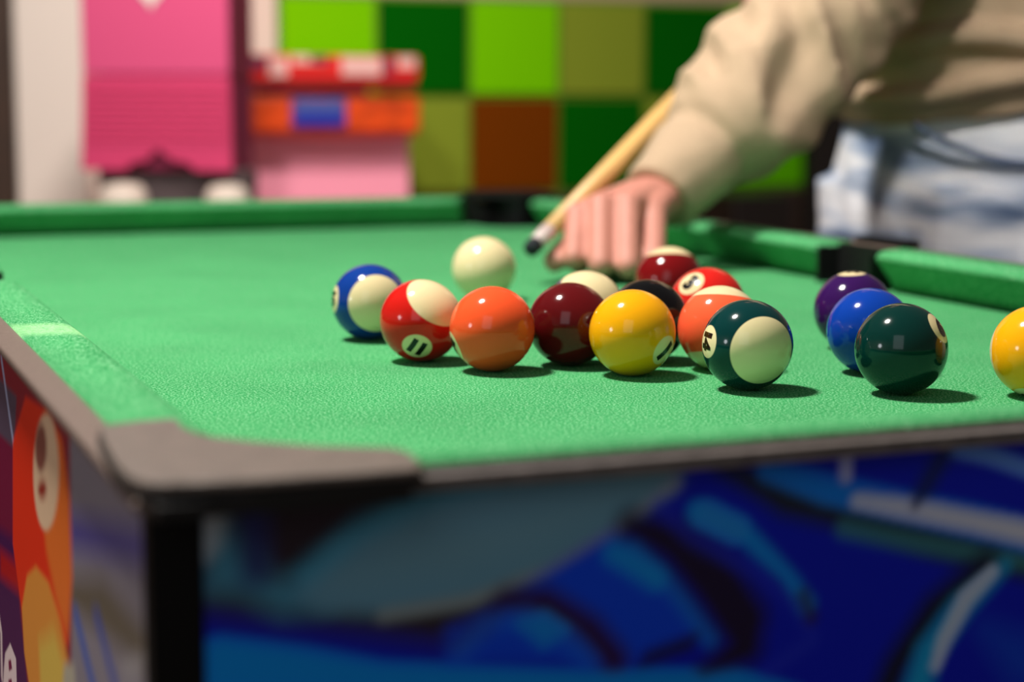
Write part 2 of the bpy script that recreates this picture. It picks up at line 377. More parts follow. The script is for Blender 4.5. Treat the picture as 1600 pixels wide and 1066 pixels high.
FX = lambda px, py: (lambda q: (q.x, q.z))(HY(px, py, BY0+.001))
F = lambda *p: [FX(*q) for q in p]
us = list(np.arange(BX0+.017, .52, .0016))+list(np.arange(.53, BX1-.017, .02))+[BX1-.017]
A = Art(us, vz, (3, 10, 104), 1.9)
A.poly(F((300, 700), (1010, 700), (1000, 780), (860, 930), (700, 1010), (300, 960)), (22, 16, 22), .006)
A.poly(F((340, 1000), (320, 1010), (320, 1080), (1250, 1080), (1150, 1050), (900, 1052), (600, 1040), (480, 1018)), (2, 100, 168), .003)
A.poly(F((320, 810), (350, 815), (400, 870), (420, 900), (520, 910), (520, 950), (440, 960), (380, 930), (320, 925)), (34, 74, 92), .006)
A.stroke(F((395, 800), (400, 890)), .009, (18, 22, 58), .005)
A.poly(F((470, 905), (520, 850), (620, 795), (760, 740), (1070, 715), (1050, 760), (960, 830), (860, 890), (740, 935), (600, 960), (500, 955), (468, 935)), (48, 78, 94), .004)
A.poly(F((520, 905), (620, 830), (760, 790), (1000, 740), (1040, 745), (940, 820), (840, 880), (720, 915), (560, 925)), (58, 84, 94), .012, .7)
A.stroke(F((480, 895), (560, 830), (680, 770), (820, 730)), .006, (26, 86, 108), .005, .7)
A.stroke(F((600, 962), (740, 938), (860, 892), (960, 832), (1055, 755)), .003, (96, 100, 96), .003, .6)
A.poly(F((700, 985), (760, 960), (860, 890), (960, 830), (1000, 860), (1060, 930), (1100, 990), (1010, 1020), (990, 1040), (700, 1035)), (3, 34, 124), .004)
A.stroke(F((720, 1010), (790, 940), (850, 945), (920, 985), (960, 1030)), [.004, .009, .012, .011, .01], (22, 8, 36), .004)
A.stroke(F((720, 1020), (760, 975), (820, 965), (890, 1000), (920, 1035)), .004, (6, 58, 140), .005, .8)
A.poly(F((815, 975), (850, 965), (880, 985), (850, 1005)), (14, 110, 186), .004)
A.stroke(F((985, 820), (1060, 850), (1120, 910), (1160, 970), (1165, 1010), (1100, 1050)), [.010, .016, .020, .020, .014, .006], (14, 8, 26), .005)
A.stroke(F((990, 860), (1050, 920), (1110, 1000)), .003, (10, 74, 130), .004, .7)
A.stroke(F((960, 865), (1025, 905)), .006, (6, 92, 136), .004, .8)
A.poly(F((1010, 1020), (1090, 990), (1080, 1015), (1000, 1042)), (12, 12, 24), .003)
A.stroke(F((1090, 800), (1160, 830), (1230, 900), (1260, 945)), [.007, .006, .004, .006], (4, 88, 138), .003, .85)
A.stroke(F((1105, 805), (1150, 828)), .006, (30, 116, 190), .004)
A.stroke(F((1030, 790), (1080, 840), (1190, 900), (1250, 950), (1270, 1000), (1200, 1050)), .003, (14, 22, 110), .004, .8)
A.stroke(F((1255, 930), (1268, 965)), .004, (20, 14, 30), .003)
A.stroke(F((1130, 730), (1230, 780), (1340, 810), (1470, 850), (1640, 890)), [.006, .013, .011, .012, .012], (14, 18, 26), .004)
A.stroke(F((1320, 826), (1440, 850), (1640, 884)), .005, (30, 72, 78), .004, .9)
A.stroke(F((1200, 735), (1290, 765), (1400, 790), (1520, 815), (1640, 845)), [.005, .008, .008, .009, .010], (6, 84, 156), .004)
A.stroke(F((1340, 782), (1420, 795), (1520, 815), (1640, 840)), [.003, .0055, .006, .008], (160, 164, 176), .003)
A.stroke(F((1490, 700), (1545, 712), (1640, 745)), .004, (66, 104, 160), .003)
A.stroke(F((1480, 700), (1430, 790)), .007, (10, 18, 50), .004)
A.stroke(F((1322, 710), (1322, 745)), .0035, (130, 138, 176), .002)
A.stroke(F((1540, 880), (1460, 950), (1400, 1040), (1380, 1090)), [.010, .012, .012, .012], (10, 12, 26), .005)
A.stroke(F((1570, 885), (1500, 950), (1450, 1020), (1430, 1090)), [.004, .010, .011, .012], (8, 86, 120), .004)
A.stroke(F((1550, 895), (1510, 935), (1475, 1000), (1462, 1040)), [.003, .005, .004, .002], (140, 150, 166), .003)
A.poly(F((1540, 985), (1600, 1000), (1640, 1080), (1580, 1050)), (6, 46, 122), .01, .6)
A.stroke(F((300, 790), (560, 772), (760, 752), (1000, 735), (1300, 710), (1700, 678)), .0022, (120, 112, 108), .0012, .9)
A.poly(F((318, 800), (345, 800), (335, 850), (318, 870)), (120, 124, 128), .005, .8)
PG = 4.4
for q in range(5):
    ux = .48+.075*q; A.stroke([(ux, ZT+.02), (ux+.03, ZT-.04), (ux+.02, ZT-.11), (ux+.06, ZT-.2)], [.004, .014, .010, .006], ((6, 84, 156), (12, 12, 26))[q % 2], .004)
A.stroke([(.14, ZT-.17), (.30, ZT-.14), (.55, ZT-.16), (.82, ZT-.12)], [.01, .02, .012, .016], (4, 60, 130), .006)
A.mesh('side_panel', lambda u, v, k: (u, BY0+.001+k*.004, v), PG, M_print, table)['label'] = 'front panel printed with blue glassy swirls'
# left panel
FY = lambda px, py: (lambda q: (q.y, q.z))(HX(px, py, BX0+.001))
F = lambda *p: [FY(*q) for q in p]
vz = list(np.arange(ZP0, ZP1, .0009))+[ZP1]; us = list(np.arange(BY0+.012, 1.12, .0011))+list(np.arange(1.13, BY1-.012, .02))+[BY1-.012]
A = Art(us, vz, (120, 24, 40))
A.poly(F((108, 640), (140, 660), (330, 800), (330, 1190), (110, 1190), (112, 900)), (112, 108, 118), .004)
A.poly(F((110, 800), (240, 830), (240, 890), (110, 860)), (62, 56, 128), .012, .8)
A.poly(F((110, 900), (160, 900), (235, 990), (235, 1060), (110, 950)), (84, 78, 68), .012, .9)
A.stroke(F((118, 960), (150, 1090)), .009, (50, 78, 150), .005)
A.stroke(F((150, 960), (185, 1090)), .007, (44, 66, 140), .006)
A.poly(F((190, 1030), (225, 1020), (220, 1060), (195, 1066)), (130, 128, 130), .006, .7)
A.poly(F((228, 800), (240, 800), (240, 980), (228, 1000)), (36, 60, 120), .004, .8)
A.poly(F((-40, 640), (30, 690), (30, 1090), (-60, 1090)), (98, 8, 48), .006)
A.poly(F((-40, 800), (20, 840), (45, 1090), (-60, 1090)), (58, 8, 66), .008)
A.poly(F((0, 855), (30, 880), (30, 930), (0, 905)), (150, 10, 20), .006, .7)
A.poly(F((-30, 560), (26, 620), (22, 700), (-30, 650)), (72, 60, 78), .004)
A.stroke(F((2, 560), (22, 700)), .006, (140, 146, 176), .004, .9)
# orange ball and its disc
def ell(cx, cy, rx, ry, n=28): return F(*[(cx+rx*math.cos(2*math.pi*i/n), cy+ry*math.sin(2*math.pi*i/n)) for i in range(n)])
A.poly(F((20, 690), (40, 620), (70, 640), (96, 690), (108, 780), (112, 900), (104, 1010), (80, 1066), (40, 1000), (20, 850)), (206, 44, 16), .004)
A.poly(F((70, 640), (96, 690), (108, 780), (112, 900), (106, 1000), (88, 940), (72, 860), (62, 760)), (224, 112, 42), .008, .85)
A.poly(ell(72, 738, 20, 92), (196, 168, 138), .003)
A.poly(ell(64, 700, 9, 40), (120, 70, 60), .004, .8)
A.poly(ell(66, 765, 7, 18), (130, 40, 30), .004, .7)
A.poly(F((34, 950), (42, 900), (56, 885), (76, 910), (94, 970), (106, 1030), (106, 1100), (50, 1100), (38, 1020)), (190, 124, 50), .004)
A.poly(F((60, 1000), (84, 980), (102, 1040), (104, 1100), (64, 1100)), (186, 158, 70), .01, .8)
A.poly(F((100, 1035), (116, 1035), (120, 1100), (96, 1100)), (150, 146, 130), .004, .8)
# part of the printed white lettering
A.stroke(F((-2, 962), (2, 990), (3, 1056)), .0075, (222, 204, 206), .0015)
A.poly(F((8, 1022), (16, 1006), (25, 1030), (27, 1100), (4, 1100), (6, 1050)), (226, 208, 210), .0015)
A.poly(F((13, 1032), (17, 1030), (19, 1046), (14, 1050)), (98, 8, 60), .001)
A.poly(F((13, 1062), (18, 1060), (20, 1078), (14, 1082)), (98, 8, 60), .001)
A.mesh('side_panel', lambda u, v, k: (BX0+.001+k*.004, u, v), 1.7, M_print, table)['label'] = 'left panel printed with orange and yellow pool balls'
b = MB(); b.box((BX1-.005, BY0+.012, ZP0), (BX1-.001, BY1-.012, ZP1)); T(b, 'side_panel', mat('panel_red', (120, 24, 40), .3))
b = MB(); b.box((BX0+.017, BY1-.005, ZP0), (BX1-.017, BY1-.001, ZP1)); T(b, 'side_panel', mat('panel_blue', (6, 16, 110), .3))

# ------------------------------------------------------------------ balls
RB = .024
CREAM = (232, 214, 166)
def ball_mat(name, rgb, stripe, plain=False):
    m = bpy.data.materials.new(name); m.use_nodes = True; nt = m.node_tree; L = nt.links.new; b = nt.nodes['Principled BSDF']
    b.inputs['Roughness'].default_value = .11; b.inputs['IOR'].default_value = 1.42
    if plain: b.inputs['Base Color'].default_value = (*lin(CREAM), 1); return m
    tc = nt.nodes.new('ShaderNodeTexCoord'); sp = nt.nodes.new('ShaderNodeSeparateXYZ'); L(tc.outputs['Object'], sp.inputs[0])
    def math_(op, a, c=None):
        n = nt.nodes.new('ShaderNodeMath'); n.operation = op
        for i, v in enumerate((a, c)):
            if v is None: continue
            if isinstance(v, (int, float)): n.inputs[i].default_value = v
            else: L(v, n.inputs[i])
        return n.outputs[0]
    def edge(v, thr, w=.0003):   # 1 where v > thr
        r = nt.nodes.new('ShaderNodeMapRange'); r.inputs[1].default_value = thr-w; r.inputs[2].default_value = thr+w; L(v, r.inputs[0]); return r.outputs[0]
    rad = math_('SQRT', math_('ADD', math_('MULTIPLY', sp.outputs[1], sp.outputs[1]), math_('MULTIPLY', sp.outputs[2], sp.outputs[2])))
    f = math_('SUBTRACT', 1.0, edge(rad, RB*.36))
    if stripe: f = math_('MAXIMUM', f, edge(math_('ABSOLUTE', sp.outputs[2]), RB*.675))
    mx = nt.nodes.new('ShaderNodeMix'); mx.data_type = 'RGBA'; L(f, mx.inputs['Factor'])
    mx.inputs['A'].default_value = (*lin(rgb), 1); mx.inputs['B'].default_value = (*lin(CREAM), 1)
    L(mx.outputs['Result'], b.inputs['Base Color']); return m
M_ink = mat('black_ink', (10, 10, 12), .25)
def sphere_mesh():
    me = bpy.data.meshes.new('ball'); bm = bmesh.new(); bmesh.ops.create_uvsphere(bm, u_segments=72, v_segments=40, radius=RB)
    bm.to_mesh(me); bm.free(); me.polygons.foreach_set('use_smooth', [True]*len(me.polygons)); return me
def number_mesh(txt, side):
    cu = bpy.data.curves.new('number', 'FONT'); cu.body = txt; cu.size = .0125; cu.offset = .0009; cu.align_x = 'CENTER'; cu.align_y = 'CENTER'; cu.resolution_u = 6
    cu.space_character = .9
    to = bpy.data.objects.new('tmp', cu); COL.objects.link(to); bpy.context.view_layer.update()
    me = bpy.data.meshes.new_from_object(to.evaluated_get(bpy.context.evaluated_depsgraph_get()))
    bpy.data.objects.remove(to)
    bm = bmesh.new(); bm.from_mesh(me); bmesh.ops.triangulate(bm, faces=bm.faces); bmesh.ops.subdivide_edges(bm, edges=bm.edges, cuts=2, use_grid_fill=True)
    bmesh.ops.triangulate(bm, faces=bm.faces)
    xs = [v.co.x for v in bm.verts]; ys = [v.co.y for v in bm.verts]; mx_ = (max(xs)+min(xs))/2; my_ = (max(ys)+min(ys))/2
    k = .0136/max(.0110, math.hypot(max(xs)-min(xs), (max(ys)-min(ys))))
    for v in bm.verts:
        x, y = (v.co.x-mx_)*k, (v.co.y-my_)*k
        n = Vector((math.sqrt(max(1e-9, RB*RB-x*x-y*y)), x, y))*1.0045
        v.co = n if side > 0 else Vector((-n.x, -n.y, n.z))
    if txt in ('6', '9'):
        pass
    bm.to_mesh(me); bm.free(); me.materials.clear(); me.materials.append(M_ink); me.name = 'number'; return me
c2w = lambda v: Vector((RC @ np.array(v)).tolist())
def feat(bx, by, br, px, py, back=False):
    x, y = (px-bx)/br, -(py-by)/br; r2 = x*x+y*y
    if r2 > .98: s_ = math.sqrt(.98/r2); x *= s_; y *= s_; r2 = .98
    return Vector((x, y, -math.sqrt(1-r2) if back else math.sqrt(1-r2)))
# id: centre px, radius px, colour, striped, number-disc spot, cap (or text-up) spot, label
BALLS = [
 ('', 756, 420, 50, None, 0, None, None, 'plain ivory cue ball on the green cloth, nearest the cue tip'),
 ('10', 578, 472, 59, (14, 56, 140), 1, (524, 468), (596, 476), 'dark blue and cream striped ball, leftmost of all the balls'),
 ('11', 658, 501, 65, (206, 28, 22), 1, (662, 532), (690, 460), 'red and cream striped ball showing the number 11'),
 ('5', 769, 514, 67, (250, 88, 44), 0, (702, 545), (760, 470), 'plain orange ball between the number 11 ball and a maroon ball'),
 ('7', 890, 506.5, 65, (92, 14, 18), 0, (957, 498), (890, 450), 'solid dark maroon ball between the orange ball and the yellow number 1 ball'),
 ('1', 988, 520, 68, (246, 170, 14), 0, (1037, 549), (1068, 500), 'yellow ball showing a number 1 low on its right side'),
 ('12', 915, 484.5, 61, (60, 20, 92), 1, (905, 543), (922, 437), 'cream-faced ball half hidden behind the solid maroon ball'),
 ('8', 1011, 501, 64, (12, 12, 14), 0, (1030, 540), (1011, 440), 'black ball half hidden behind the yellow number 1 ball'),
 ('15', 1045.5, 438.5, 52, (118, 14, 18), 1, (1094, 424), (1046, 386, 1), 'maroon ball with a cream cap on top, farthest back in the cluster'),
 ('3', 1105, 478, 60, (212, 34, 28), 0, (1075, 442), (1110, 425), 'red ball with its number disc at upper left, behind the orange striped ball'),
 ('13', 1125, 512.5, 66, (250, 100, 62), 1, (1170, 525), (1130, 447, 1), 'orange ball with a cream cap on top, just behind the number 14 ball'),
 ('14', 1168, 539, 71, (4, 52, 52), 1, (1104, 535), (1190, 551), 'dark green and cream striped ball showing the number 14'),
 ('6', 1408, 545.5, 72, (4, 46, 42), 0, (1461, 511), (1440, 470), 'solid dark green ball nearest the camera right of the number 14 ball'),
 ('2', 1359, 517, 67, (10, 60, 160), 0, (1374, 538), (1359, 450), 'solid blue ball between the purple and the solid dark green ball'),
 ('4', 1333, 485, 61, (52, 18, 82), 0, (1329, 423.4), (1320, 400, 1), 'purple ball with a cream disc on top, behind the solid blue ball'),
 ('9', 1621, 549, 72, (246, 170, 14), 1, (1636, 480, 1), (1672, 549), 'yellow ball cut off by the right edge of the photo'),
]
sm0 = sphere_mesh()
for num, bx, by, br, col, stripe, nf, cf, label in BALLS:
    q = HZ(bx, by, RB)
    o_me = sm0.copy(); o_me.materials.append(ball_mat('ball_'+(num or 'cue'), col or CREAM, stripe, plain=not num))
    o = bpy.data.objects.new('pool_ball', o_me); COL.objects.link(o)
    tag(o, label, 'pool ball', 'pool balls scattered on the table')
    mw = Matrix.Identity(4)
    if num:
        n = c2w(feat(bx, by, br, *nf)).normalized(); z = c2w(feat(bx, by, br, *cf)).normalized()
        if stripe: n = (n-z*n.dot(z)).normalized()
        else: z = (z-n*z.dot(n)).normalized()
        y = z.cross(n)
        mw = Matrix((n, y, z)).transposed().to_4x4()
    mw.translation = (q.x, q.y, ZT+RB)
    o.matrix_world = mw
    if num:
        for s_ in ((1,) if num == '4' else (1, -1)):
            t = bpy.data.objects.new('number', number_mesh(num, s_)); COL.objects.link(t); t.parent = o

# ------------------------------------------------------------------ cue
tip = P(828, 391, 1.455)
hand_r = P(1213, 2, 2.0)
ax = (hand_r-tip).normalized(); butt = tip+ax*1.22
cue = empty('pool_cue', tip)
cue.rotation_euler = ax.to_track_quat('Z', 'Y').to_euler()
tag(cue, 'pale wooden pool cue with white ferrule and dark tip, resting over the fist', 'pool cue')
b = MB(); b.lathe((0, 0, 0), [(.0045, -.0005), (.0066, .002), (.0070, .011)]); b.build('cue_tip', mat('dark_leather_tip', (16, 26, 34), .8), cue, smooth=True)
b = MB(); b.lathe((0, 0, 0), [(.0070, .0112), (.0073, .038)]); b.build('ferrule', mat('white_ferrule', (214, 196, 192), .4), cue, smooth=True)
b = MB(); b.lathe((0, 0, 0), [(.0073, .0382), (.0102, .30), (.0122, .60), (.0135, .86)]); b.build('shaft', mat('maple_wood', (222, 178, 112), .4, noise_amt=.06, nscale=12), cue, smooth=True)
b = MB(); b.lathe((0, 0, 0), [(.0137, .8602), (.015, 1.20), (.012, 1.22)]); b.build('butt', mat('dark_butt', (40, 20, 14), .3), cue, smooth=True)

# ------------------------------------------------------------------ person
M_skin = mat('skin', (200, 134, 118), .55, noise_amt=.06, nscale=60)
M_skin.node_tree.nodes['Principled BSDF'].inputs['Subsurface Weight'].default_value = .0
def denim():
    m = bpy.data.materials.new('washed_denim'); m.use_nodes = True; nt = m.node_tree; L = nt.links.new; b = nt.nodes['Principled BSDF']
    b.inputs['Roughness'].default_value = .9; b.inputs['Specular IOR Level'].default_value = .1
    tc = nt.nodes.new('ShaderNodeTexCoord'); mp = nt.nodes.new('ShaderNodeMapping'); mp.inputs['Scale'].default_value = (5.5, 5.5, 24); mp.inputs['Location'].default_value = (.3, .2, .55)
    mp.inputs['Rotation'].default_value = (.12, .1, 0)
    L(tc.outputs['Object'], mp.inputs[0]); n = nt.nodes.new('ShaderNodeTexNoise'); n.inputs['Scale'].default_value = 1; n.inputs['Detail'].default_value = 3
    L(mp.outputs[0], n.inputs['Vector']); r = nt.nodes.new('ShaderNodeValToRGB'); e = r.color_ramp.elements
    e[0].position = .33; e[0].color = (*lin((78, 100, 136)), 1); e[1].position = .56; e[1].color = (*lin((236, 238, 244)), 1)
    x = e.new(.45); x.color = (*lin((160, 176, 202)), 1)
    L(n.outputs['Fac'], r.inputs[0]); L(r.outputs[0], b.inputs['Base Color']); return m
M_denim = denim(); M_seam = mat('dark_denim', (92, 108, 138), .9)
M_sw = mat('beige_knit', (182, 158, 132), .95, spec=.1, noise_amt=.05, nscale=30, bump=.2, bscale=400)
PX, PY = 1.165, 1.575
person = empty('person', (PX, PY, 0))
tag(person, 'person in beige sweater and washed blue jeans leaning in, fist on the cloth', 'person')
def PB(mb, name, m, parent=person, **k):
    mb.v = [(v[0]-PX, v[1]-PY, v[2]) for v in mb.v]; return mb.build(name, m, parent, **k)
shL = Vector((1.05, 1.43, 1.245)); elL = P(1292, 5, 1.66); wrL = P(1036, 300, 1.585)
shR = Vector((1.10, 1.80, 1.27)); elR = Vector((1.27, 1.90, 1.10)); wrR = hand_r+Vector((.05, .03, .03))
neck = Vector((1.03, 1.62, 1.33)); head = Vector((.965, 1.62, 1.475))
b = MB()
# legs, pelvis, torso
for s_, yy in ((-1, PY-.09), (1, PY+.09)):
    b.loft([((PX, yy-s_*.01, .88), .068), ((PX-.02, yy+s_*.005, .70), .062), ((PX-.03, yy+s_*.02, .48), .052), ((PX, yy+s_*.025, .30), .05), ((PX+.02, yy+s_*.03, .09), .035)])
    b.loft([((PX+.045, yy+s_*.03, .045), .032, .03), ((PX-.05, yy+s_*.035, .035), .04, .028), ((PX-.13, yy+s_*.04, .028), .036, .018)])
b.loft([((PX, PY, .88), .125, .09), ((PX, PY, .94), .135, .095), ((PX-.01, PY, 1.02), .13, .09), ((PX-.06, PY+.02, 1.16), .15, .10), ((1.07, 1.61, 1.27), .155, .09), ((1.04, 1.62, 1.31), .09, .06)], up=(1, 0, 0))
b.loft([((1.05, 1.62, 1.28), .05), (neck, .05), (head-Vector((-.02, 0, .08)), .05)])
b.ball(head, .098, 20, sc=(1, .80, 1.22)); b.ball(head+Vector((-.035, 0, -.07)), .05, 14, sc=(1, .9, .85))
b.loft([(head+Vector((-.092, 0, .02)), .008), (head+Vector((-.112, 0, -.025)), .015)], n=10)
for s_ in (-1, 1): b.ball(head+Vector((.005, s_*.08, -.01)), .03, 10, sc=(.6, .3, 1))
b.loft([(head+Vector((-.078, -.022, -.062)), .006), (head+Vector((-.088, 0, -.062)), .008), (head+Vector((-.078, .022, -.062)), .006)], n=8)
for sh, el, wr in ((shL, elL, wrL), (shR, elR, wrR)):
    b.loft([(sh, .052), ((sh+el)/2, .046), (el, .040)]); b.loft([(el, .040), ((el+wr)/2, .038), (wr, .028)])
    b.loft([(Vector((1.07, 1.62, 1.25)), .05), (sh, .05)])
# left hand: a closed fist, knuckles up, finger ends on the cloth
def cl(v, r): v = Vector(v); v.z = max(v.z, ZT+r+.0008); return v
mcp = [P(903, 338, 1.505), P(939, 323, 1.50), P(981, 322, 1.50), P(1022, 330, 1.515)]
pip = [P(897, 402, 1.475), P(938, 413, 1.462), P(981, 415, 1.462), P(1022, 408, 1.475)]
dip = [P(905, 412, 1.497), P(942, 424, 1.485), P(983, 426, 1.485), P(1020, 420, 1.50)]
tp = [P(908, 395, 1.518), P(943, 405, 1.508), P(984, 408, 1.508), P(1020, 405, 1.52)]
for k in range(4):
    r = (.0097, .0102, .0101, .0095)[k]
    b.loft([(wrL+(mcp[k]-mcp[1])*.35, .018), (wrL*.45+mcp[k]*.55, .0165), (mcp[k], .0125)], n=14)
    for qa, qb, ra, rb_ in ((mcp[k], cl(pip[k], r), .0114, r*1.03), (cl(pip[k], r), cl(dip[k], r), r*1.03, r*.95), (cl(dip[k], r), cl(tp[k], r), r*.95, r*.85)):
        b.loft([(qa, ra), ((qa+qb)/2, (ra+rb_)/2*.97), (qb, rb_)], n=14)
b.loft([(wrL+Vector((-.006, 0, -.012)), .020), ((mcp[1]+mcp[2])/2+Vector((.02, .03, -.012)), .024), ((mcp[1]+mcp[2])/2+Vector((.008, .016, -.014)), .020)], n=16)
th = [wrL+Vector((-.012, .0, -.014)), P(935, 362, 1.56), P(890, 388, 1.515), P(867, 408, 1.482)]
b.loft([(th[0], .016), (th[1], .0145)], n=14); b.loft([(th[1], .0145), (cl(th[2], .0115), .0115)], n=14); b.loft([(cl(th[2], .0115), .0118), (cl(th[3], .0098), .0098)], n=14)
pm = (pip[1]+pip[2])/2+Vector((.02, .045, 0)); pm.z = ZT+.022
b.loft([((mcp[0]+mcp[1])/2+Vector((.012, .03, -.02)), .018), (pm, .02), ((mcp[2]+mcp[3])/2+Vector((.012, .02, -.022)), .016)], n=14)
# right hand gripping the cue
hx = ax.cross(Vector((0, 0, 1))).normalized(); hy = hx.cross(ax).normalized(); gc = hand_r+hx*0
b.loft([(wrR, .026, .022), (gc+Vector((.028, .012, .012)), .032, .018)], n=14)
for k in range(4):
    base = gc+ax*(.03-.02*k)
    b.loft([(base+hx*(.024*math.cos(a))+hy*(.024*math.sin(a)), (.010, .0098, .0094, .009, .0085)[i]) for i, a in enumerate((.4, 1.4, 2.4, 3.5, 4.4))], n=10, up=tuple(ax))
b.loft([(gc+Vector((.03, .01, .01)), .013), (gc-ax*.01+hy*-.024, .011), (gc-ax*.04+hx*-.02+hy*-.012, .0095)], n=10)
PB(b, 'body', M_skin, remesh=.0024, sm=2)
# sweater
b = MB()
b.loft([((PX+.005, PY, .948), .178, .132), ((PX, PY, .975), .182, .138), ((PX-.01, PY, 1.03), .180, .135), ((PX-.05, PY+.02, 1.15), .18, .13), ((1.07, 1.61, 1.27), .175, .115), ((1.045, 1.62, 1.32), .09, .075)], up=(1, 0, 0), rnd=False, n=40)
def lerp(a, c, t): return a*(1-t)+c*t
cA, cB, cC = P(1034, 302, 1.575), P(1064, 270, 1.585), P(1100, 236, 1.60)
sl = [(P(1026, 311, 1.57), .036), (cA, .0375), (cB, .041), (P(1092, 243, 1.598), .0455), (P(1101, 234, 1.60), .0385), (P(1110, 225, 1.603), .052), (P(1133, 204, 1.61), .058), (P(1162, 172, 1.62), .061),
      (P(1195, 135, 1.63), .062), (P(1228, 88, 1.645), .066), (P(1262, 45, 1.655), .069), (P(1295, 0, 1.665), .072), (lerp(elL, shL, .35), .078), (lerp(elL, shL, .7), .082), (shL, .078), (Vector((1.07, 1.56, 1.25)), .08)]
RG = []; N = 48; pv = None; arc_ = 0
fine = []
for k in range(len(sl)-1):
    m_ = max(2, int((sl[k+1][0]-sl[k][0]).length/.005))
    for i in range(m_): fine.append((lerp(sl[k][0], sl[k+1][0], i/m_), sl[k][1]+(sl[k+1][1]-sl[k][1])*i/m_))
for it in range(3): fine = [fine[0]]+[(fine[k][0]*.5+(fine[k-1][0]+fine[k+1][0])*.25, fine[k][1]) for k in range(1, len(fine)-1)]+[fine[-1]]
for k, (c, r) in enumerate(fine):
    t = (fine[min(k+2, len(fine)-1)][0]-fine[max(k-2, 0)][0]).normalized(); side = t.cross(Vector((0, 0, 1))).normalized(); w = side.cross(t)
    if k: arc_ += (c-fine[k-1][0]).length
    amp = max(0, min(1, (arc_-.075)/.03))*.011
    ring = []
    for i in range(N):
        a = 2*math.pi*i/N; u = arc_*17+1.1*math.cos(a+.6)
        nz = noise.noise(Vector((u, math.cos(a)*.75, math.sin(a)*.75+3.1))); n2 = noise.noise(Vector((u*1.9+5, math.cos(a)*1.3, math.sin(a)*1.3)))
        rr = r+amp*(1.1-3.2*abs(nz))+amp*.5*n2
        ring.append(c+side*(rr*math.cos(a))+w*(rr*.95*math.sin(a)))
    RG.append(ring)
b.rings(RG)
b.loft([(wrR+(elR-wrR)*.08, .036), (wrR+(elR-wrR)*.25, .046), (lerp(wrR, elR, .7), .06), (elR, .068), (lerp(elR, shR, .5), .072), (shR, .072), (Vector((1.07, 1.70, 1.25)), .08)], n=32)
for z_, r_ in ((.962, .010), (1.0, .013)):
    b.loft([(Vector((PX+.14*math.cos(a)-.005, PY+.186*math.sin(a), z_+.012*math.sin(3*a+z_*40))), r_) for a in [2*math.pi*i/48 for i in range(49)]], n=8)
sweater = PB(b, 'sweater', M_sw, remesh=.0045, sm=6, disp=[(.05, .006)])
sweater['label'] = 'beige sweater with gathered sleeve'
# jeans
b = MB()
b.loft([((PX, PY, .80), .168, .130), ((PX, PY, .86), .172, .130), ((PX+.003, PY, .92), .166, .122), ((PX+.005, PY, .985), .156, .114)], up=(1, 0, 0), rnd=False, n=36)
for s_, yy in ((-1, PY-.085), (1, PY+.085)):
    b.loft([((PX, yy, .86), .092, .125), ((PX-.004, yy, .78), .095, .118), ((PX-.02, yy+s_*.01, .66), .086, .098), ((PX-.03, yy+s_*.02, .48), .068, .072), ((PX-.01, yy+s_*.025, .28), .064, .066), ((PX+.012, yy+s_*.03, .085), .062, .066)], up=(1, 0, 0), rnd=False, n=28)
jeans = PB(b, 'jeans', M_denim, remesh=.006, sm=4, disp=[(.06, .012)])
def ring_strip(z0, z1, rx, ry, a0, a1, th, name, m, n=40):
    b = MB(); R = []
    for i in range(n+1):
        a = a0+(a1-a0)*i/n
        R.append([Vector((PX+.005+(rx+d)*math.cos(a), PY+(ry+d)*math.sin(a), z)) for d, z in ((0, z0), (th, z0), (th, z1), (0, z1))])
    b.rings(R); o = PB(b, name, m, jeans); return o
ring_strip(.925, .968, .119, .162, 0, 2*math.pi-.001, .004, 'waistband', M_denim)
b = MB(); b.loft([(Vector((PX-.14*math.cos(t), PY-.175*math.sin(t)*1.0, .925-.035*math.sin((t-.45)*2.1))), .0035) for t in [.45+.9*i/12 for i in range(13)]], n=8)
PB(b, 'pocket_edge', M_seam, jeans)
b = MB(); b.loft([(Vector((PX-.03, PY-.176, .93)), .0035), (Vector((PX-.03, PY-.188, .85)), .004), (Vector((PX-.035, PY-.194, .75)), .004), (Vector((PX-.04, PY-.188, .6)), .0035)], n=8)
PB(b, 'side_seam', M_seam, jeans)
b = MB(); b.ball(head+Vector((.012, 0, .03)), .108, 20, sc=(.98, .86, 1.08)); b.loft([(head+Vector((.05, 0, .02)), .07, .08), (head+Vector((.065, 0, -.07)), .055, .06)], n=16)
PB(b, 'hair', mat('brown_hair', (54, 36, 24), .6, bump=.5, bscale=90), remesh=.006, sm=2)
for s_ in (-1, 1):
    b = MB(); b.ball(head+Vector((-.0775, s_*.030, .012)), .0125, 14); b.ball(head+Vector((-.0855, s_*.030, .010)), .0056, 10, 1)
    PB(b, 'eye', [mat('eye_white', (214, 208, 202), .25), mat('eye_brown', (40, 26, 18), .2)], smooth=True)
    b = MB(); yy = PY+s_*.12
    b.loft([((PX+.06, yy+s_*.01, .045), .044, .044), ((PX-.04, yy+s_*.012, .046), .048, .044), ((PX-.14, yy+s_*.015, .036), .046, .034), ((PX-.165, yy+s_*.015, .034), .036, .028)], n=18)
    PB(b, 'shoe', mat('white_sneaker', (210, 206, 200), .6), remesh=.005, sm=3)

